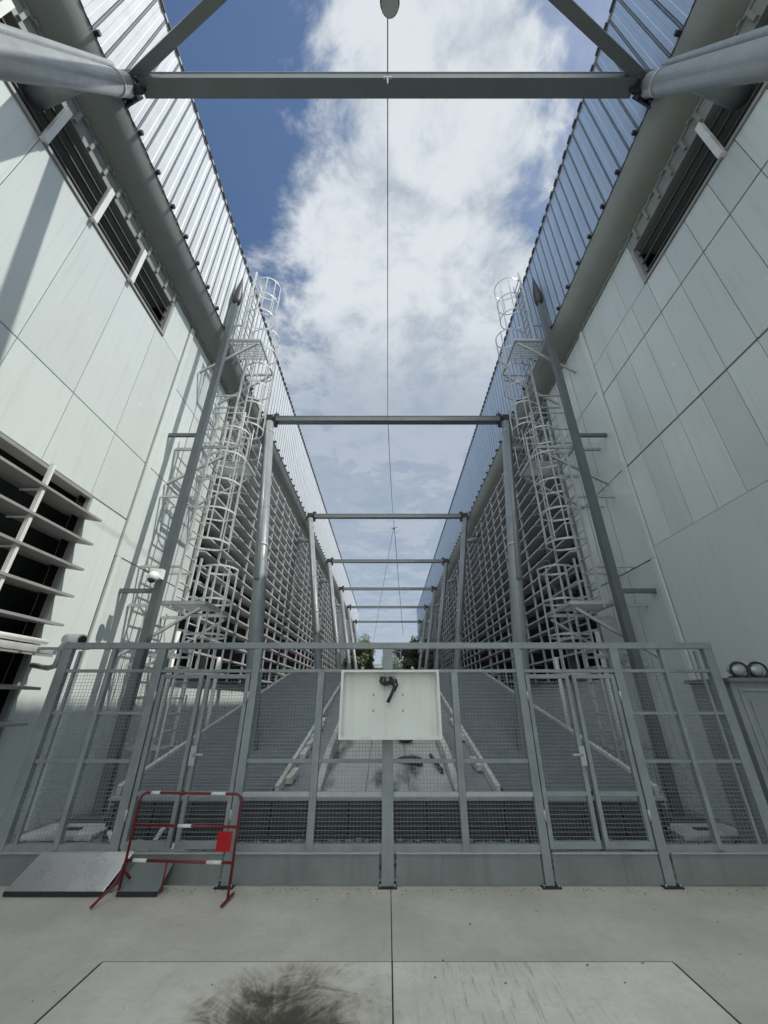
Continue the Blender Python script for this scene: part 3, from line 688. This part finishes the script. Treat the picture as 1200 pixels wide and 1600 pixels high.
for s in (-1, 1):
    fpost(s*0.78, 0.075, 1.90, 0.24); fpost(s*1.56, 0.085); fpost(s*2.72, 0.095); fpost(s*3.30, 0.05, 2.16, 0.27); fpost(s*3.86, 0.11, 2.2)
    MB().bar((s*3.72, FYY, 2.14), (s*3.72, FYY, 0.27), 0.03, 0.03).build('post', 'fence', ft)
    a, b_ = sorted((s*0.0, s*3.915)); rail(a, b_, 2.165, 2.235, dp=0.08, name='top_rail')
    def xs(p, q): return sorted((s*p, s*q))
    for p, q in ((0.06, 1.517), (1.603, 2.672), (2.768, 3.805)): x0, x1 = xs(p, q); rail(x0, x1, 1.90, 1.935)
    for p, q in ((0.06, 0.742), (0.818, 1.517)):
        x0, x1 = xs(p, q)
        rail(x0, x1, 1.0, 1.035, dp=0.035); rail(x0, x1, 0.705, 0.745, m='galv'); rail(x0, x1, 0.245, 0.315)
        mesh_panel(x0, x1, 0.315, 1.90, ft)
    for p, q in ((2.768, 3.275), (3.325, 3.805)):
        x0, x1 = xs(p, q)
        rail(x0, x1, 1.46, 1.49, dp=0.035); rail(x0, x1, 1.0, 1.03, dp=0.035); rail(x0, x1, 0.245, 0.315)
        mesh_panel(x0, x1, 0.315, 1.90, ft)
    # kick plates
    for p, q in ((0.085, 1.50), (1.62, 2.655), (2.79, 3.80)):
        x0, x1 = xs(p, q); MB().box(x0, x1, FYY-0.03, FYY-0.024, 0.015, 0.25).build('kick_plate', 'plate', ft)
        MB().box(x0, x1, FYY-0.05, FYY-0.005, 0.250, 0.262).build('plate_flange', 'galv', ft)
    # double leaf gate between 1.6 and 2.67
    for p, q in ((1.615, 2.125), (2.165, 2.66)):
        x0, x1 = xs(p, q)
        gt = MB(); gt.box(x0, x0+0.045, FYY-0.025, FYY+0.025, 0.28, 1.88); gt.box(x1-0.045, x1, FYY-0.025, FYY+0.025, 0.28, 1.88)
        gt.box(x0+0.045, x1-0.045, FYY-0.025, FYY+0.025, 1.835, 1.88); gt.box(x0+0.045, x1-0.045, FYY-0.025, FYY+0.025, 0.28, 0.34)
        gt.box(x0+0.045, x1-0.045, FYY-0.022, FYY+0.022, 0.71, 0.75)
        g_ = gt.build('gate', 'fence', ft, 0.003)
        mesh_panel(x0+0.045, x1-0.045, 0.34, 1.835, g_)
        hx = x1-0.022 if p < 2 and s > 0 else (x0+0.022 if p < 2 else (x0 if s > 0 else x1))
        if p < 2:
            h = MB(); h.box(hx-0.03, hx+0.03, FYY-0.05, FYY-0.028, 0.98, 1.16); h.tube([(hx, FYY-0.06, 1.08), (hx-s*0.12, FYY-0.075, 1.08)], 0.011, 8); h.build('handle', 'galv', g_)
        hgx = (s*1.603 if p < 2 else s*2.672)
        for z in (0.5, 1.6): MB().tube([(hgx, FYY-0.035, z), (hgx, FYY-0.035, z+0.1)], 0.014, 8).build('hinge', 'galv', g_)
# foot of each heavy post
for x in (0, -1.56, 1.56, -2.72, 2.72, -3.86, 3.86): MB().box(x-0.09, x+0.09, FYY-0.08, FYY+0.08, 0.0, 0.012).build('post_foot', 'rail_dark', ft)

for x in (0, -1.56, 1.56, -2.72, 2.72, -3.86, 3.86):
    for dx, dy in ((-0.07, -0.062), (0.07, -0.062)):
        MB().tube([(x+dx, FYY+dy, 0.012), (x+dx, FYY+dy, 0.03)], 0.009, 6).build('anchor_bolt', 'galv', ft)
lt = MB(); rnd = random.Random(3)
for k in range(380):
    x = rnd.uniform(-3.9, 3.9); y = 4.84 - abs(rnd.gauss(0, 0.06)) if rnd.random() < .85 else rnd.uniform(2.9, 4.8); r_ = rnd.uniform(0.002, 0.007)
    lt.ball((x, y, (0.012 if abs(x) < 1.93 and y < 3.68 else 0.0) + r_*0.3), r_, 5, 3, (rnd.uniform(.8, 1.8), rnd.uniform(.8, 1.6), .5))
struct(lt.build('grit', 'stone'), 'stuff')

# ------------------------------------------------------------------ white tray on the centre post
t = thing('white_tray', 'open white metal tray with cable bundle fixed on the centre post of the fence', 'enclosure', (0, 4.78, 1.2))
x0, x1, z0, z1, yb, yf = -0.52, 0.575, 1.23, 1.915, 4.83, 4.70
c = MB(); c.box(x0, x1, yb-0.006, yb, z0, z1); c.build('back_panel', 'tray', t)
c = MB(); c.box(x0-0.006, x0, yf, yb, z0, z1); c.box(x1, x1+0.006, yf, yb, z0, z1)
c.box(x0, x1, yf, yb-0.006, z1-0.006, z1); c.box(x0, x1, yf, yb-0.006, z0, z0+0.006)
c.box(x0, x0+0.022, yf-0.004, yf, z0, z1); c.box(x1-0.022, x1, yf-0.004, yf, z0, z1); c.box(x0+0.022, x1-0.022, yf-0.004, yf, z1-0.022, z1); c.box(x0+0.022, x1-0.022, yf-0.004, yf, z0, z0+0.03)
c.build('rim', 'tray', t)
c = MB()
for sx in (-0.16, 0.17):
    for sz in (1.50, 1.66): MB().tube([(sx, yb-0.012, sz), (sx, yb-0.005, sz)], 0.014, 12).build('screw', 'galv', t)
c = MB(); c.box(-0.09, 0.09, 4.76, 4.824, 1.77, 1.85); c.build('cable_gland', 'fence', t, 0.01)
c = MB()
for k in range(7):
    a = random.uniform(-0.07, 0.07); b_ = random.uniform(-0.05, 0.07)
    c.tube([(a, 4.75, 1.84), (a*1.3, 4.72, 1.80), (a+0.03, 4.73, 1.76), (b_, 4.74, 1.80)], 0.011, 6)
c.build('cable_bundle', 'cable', t)
c = MB(); c.tube([(0.05, 4.75, 1.82), (0.075, 4.72, 1.74), (0.04, 4.73, 1.66), (0.0, 4.74, 1.585)], [0.017, 0.017, 0.017, 0.02], 8); c.tube([(0.09, 4.75, 1.82), (0.11, 4.73, 1.76), (0.075, 4.74, 1.70)], 0.012, 8); c.build('hanging_cable', 'cable', t)
c = MB(); c.box(-0.05, 0.05, 4.832, 4.85, 1.3, 1.85); c.build('mounting_bracket', 'galv', t)

# ------------------------------------------------------------------ red and white barrier
bt = thing('crowd_barrier', 'red tubular barrier with white bands and red plate standing before the left gate', 'barrier', (-1.9, 4.62, 0))
A = Vector((-2.44, 4.63, 0)); B = Vector((-1.42, 4.56, 0)); U = (B - A).normalized(); NV = Vector((U.y, -U.x, 0))
def bp(k, z): return A.lerp(B, k) + Vector((0, 0, z))
c = MB(); rr = 0.0115
c.tube([bp(0, 0.06), bp(0, 0.72), bp(0.015, 0.765), bp(0.05, 0.785), bp(0.95, 0.785), bp(0.985, 0.765), bp(1, 0.72), bp(1, 0.02)], rr, 10)
for z in (0.53, 0.27): c.tube([bp(0, z), bp(1, z)], rr, 10)
c.tube([bp(0.39, 0.27), bp(0.39, 0.06)], 0.009, 8)
c.build('tube_frame', 'red', bt)
c = MB()
c.tube([bp(0, 0.27), bp(0, 0.14) + NV*0.06, bp(-0.02, 0.015) + NV*0.22 - U*0.06], rr, 10)
c.tube([bp(0, 0.2), bp(0.02, 0.02) - NV*0.22], rr, 10)
c.build('foot', 'red', bt); c = MB()
c.tube([bp(1, 0.02) + NV*0.12, bp(1, 0.02) - NV*0.12], rr, 10)
c.build('foot', 'red', bt)
for k0, k1, z in ((0.10, 0.19, 0.785), (0.70, 0.84, 0.785), (0.43, 0.56, 0.53), (0.07, 0.20, 0.27), (0.76, 0.90, 0.27)):
    MB().tube([bp(k0, z), bp(k1, z)], rr + 0.003, 12).build('white_band', 'reflect', bt)
c = MB(); a = bp(0.83, 0.35) + NV*0.012
c.poly([a, bp(0.965, 0.35)+NV*0.012, bp(0.965, 0.50)+NV*0.012, bp(0.83, 0.50)+NV*0.012], NV*0.004); c.build('red_plate', 'redplate', bt)

# ------------------------------------------------------------------ metal sheets leaning on the fence foot
def sheet(x0, x1, yb_, yt, zt, m, label, sk=0.0):
    t = thing('metal_sheet', label, 'metal sheet', ((x0+x1)/2, yb_, 0))
    c = MB(); c.poly([(x0, yb_, 0.035), (x1, yb_, 0.035), (x1+sk, yt, zt), (x0+sk, yt, zt)], (0, 0.004, 0.006)); c.build('panel', m, t)
    c = MB(); c.box(x0, x1, yb_-0.004, yb_+0.002, 0.006, 0.04); c.build('front_lip', 'rail_dark', t)
sheet(-3.50, -2.60, 4.66, 4.855, 0.262, 'alu', 'wide shiny aluminium sheet leaning on the fence foot at far left', 0.10)
sheet(-2.47, -2.10, 4.66, 4.86, 0.20, 'plate', 'small dull grey sheet leaning on the fence foot behind the red barrier', 0.02)

# ------------------------------------------------------------------ right side housing, lamp, left camera
t = thing('side_housing', 'waist-high grey panelled housing joining the fence to the right wall', 'housing', (4.5, 4.9, 0))
c = MB(); c.box(3.97, 4.98, 4.86, 5.5, 0.0, 1.80); c.build('body', 'tube', t)
c = MB(); c.box(3.93, 4.99, 4.80, 5.54, 1.80, 1.84); c.build('cap', 'steel', t)
c = MB(); c.box(4.04, 4.96, 4.845, 4.858, 0.1, 0.13); c.box(4.04, 4.07, 4.845, 4.858, 0.13, 1.70); c.box(4.04, 4.96, 4.845, 4.858, 1.70, 1.73); c.build('door_trim', 'fence', t)
c = MB(); c.box(4.13, 4.9, 4.85, 4.858, 0.18, 1.62); c.build('door', 'tube', t, 0.002)
t = thing('twin_lamp', 'pair of round glass lamp heads lying on the right housing', 'lamp', (4.3, 4.95, 1.84))
for k, x in enumerate((4.18, 4.40)):
    c = MB(); c.ball((x, 4.95, 1.93), 0.088, 16, 10, (1.15, 0.8, 0.85)); h = c.build('lamp_head', 'glass', t)
    c = MB(); c.tube([(x+0.105*math.cos(a), 4.90, 1.93+0.082*math.sin(a)) for a in [2*math.pi*q/20 for q in range(20)]], 0.014, 6, closed=True); c.build('lamp_rim', 'rail_dark', h)
MB().box(4.1, 4.5, 4.9, 5.0, 1.84, 1.865).build('lamp_base', 'rail_dark', t)
t = thing('bracket_camera', 'white camera on a bent pipe arm beside the upper left fence corner', 'camera', (-4.6, 5.6, 2.2))
c = MB(); c.tube([(-4.98, 5.75, 2.05), (-4.62, 5.6, 2.0), (-4.5, 5.55, 2.02), (-4.46, 5.52, 2.12), (-4.46, 5.50, 2.25), (-4.40, 5.48, 2.33)], 0.035, 10); c.build('arm', 'galv', t)
c = MB(); c.tube([(-4.42, 5.5, 2.36), (-4.15, 5.42, 2.34)], 0.075, 14); c.build('housing', 'white', t)
c = MB(); c.tube([(-4.155, 5.42, 2.34), (-4.13, 5.415, 2.338)], 0.055, 14); c.ball((-4.3, 5.42, 2.27), 0.05); c.build('lens', 'cable', t)
c = MB(); c.box(-4.99, -3.86, 5.18, 5.22, 2.19, 2.22); tag(c.build('tie_bar', 'fence'), 'thin dark bar tying the fence corner to the left wall', 'bar')
t = thing('cable_tray', 'pale horizontal cable tray crossing the lower left louvre', 'cable tray', (-4.6, 4.5, 2.2))
MB().box(-4.62, -4.5, 3.2, 5.5, 2.16, 2.24).build('tray', 'white', t)
MB().tube([(-4.56, 3.2, 2.30), (-4.56, 5.35, 2.30)], 0.035, 10).build('conduit', 'white', t)
for y in (3.6, 4.6, 5.4): MB().box(-4.98, -4.62, y, y+0.03, 2.17, 2.2).build('support', 'galv', t)

# ------------------------------------------------------------------ far end: trees and a pale block
def tree(x, y, zb, h, r_, m, label, seed, n=5200):
    rnd = random.Random(seed)
    t = thing('tree', label, 'tree', (x, y, zb), 'trees at the far end of the passage')
    tr = MB(); top = zb + h*0.6
    tr.tube([(x, y, zb), (x+0.1, y, zb+h*0.3), (x-0.05, y, top)], [0.28, 0.2, 0.08], 8)
    ends = []
    for k in range(9):
        a = rnd.uniform(0, 6.28); z0_ = zb + h*rnd.uniform(0.25, 0.55); q = Vector((x+math.cos(a)*r_*rnd.uniform(.4, .8), y+math.sin(a)*r_*.7, z0_ + h*rnd.uniform(.15, .35)))
        tr.tube([(x, y, z0_), Vector((x, y, z0_)).lerp(q, 0.5)+Vector((0, 0, .2)), q], [0.1, 0.06, 0.02], 5); ends.append(q)
    tr.build('trunk', 'bark', t)
    cl = [(x + rnd.gauss(0, .42)*r_, y + rnd.gauss(0, .4)*r_, zb + h*rnd.uniform(.32, 1.0), r_*rnd.uniform(.18, .4)) for _ in range(26)] + [(q.x, q.y, q.z, r_*0.3) for q in ends]
    lf = MB()
    for k in range(n):
        cx, cy, cz, cr = rnd.choice(cl)
        d = Vector((rnd.gauss(0, 1), rnd.gauss(0, 1), rnd.gauss(0, 1))).normalized() * cr * rnd.uniform(0.5, 1.05)
        p_ = Vector((cx, cy, cz)) + d; s_ = rnd.uniform(0.09, 0.2)
        a = Vector((rnd.gauss(0, 1), rnd.gauss(0, 1), rnd.gauss(0, 1))).normalized(); b_ = a.orthogonal().normalized()
        lf.add([p_ - a*s_, p_ - b_*s_*.5, p_ + a*s_, p_ + b_*s_*.5], [(0, 1, 2, 3)])
    lf.build('crown', m, t)
tree(-5.2, 63, 0, 10.6, 2.6, 'leaf', 'dark green tree top showing beside the far left end of the passage', 1)
tree(-2.9, 44, 2.6, 4.6, 1.7, 'leaf', 'dense dark green bush filling the left of the passage end behind the sign', 2, 7000)
tree(2.9, 44, 2.6, 4.7, 1.9, 'leaf2', 'dense brownish bush filling the right of the passage end behind the sign', 3, 7000)
tree(4.9, 63, 0, 10.4, 2.2, 'leaf2', 'tallest thin tree at the far right end of the passage', 4, 3000)
tree(1.2, 66, 0, 9.0, 2.8, 'leaf', 'small green tree top showing over the pale far block', 5, 5000)
t = thing('distant_building', 'pale low building with banded front far beyond the passage end', 'building', (-0.9, 74, 0))
MB().box(-4.2, 3.0, 74, 80, 0, 7.4).build('wall', 'panel', t)
c = MB()
for z in (3.9, 4.6, 5.3, 6.0, 6.7): MB().box(-4.2, 3.0, 73.93, 74, z, z+0.28).build('window_band', 'fin_dark', t)
MB().box(-4.4, 3.2, 73.8, 80.2, 7.4, 7.6).build('roof', 'galv', t)
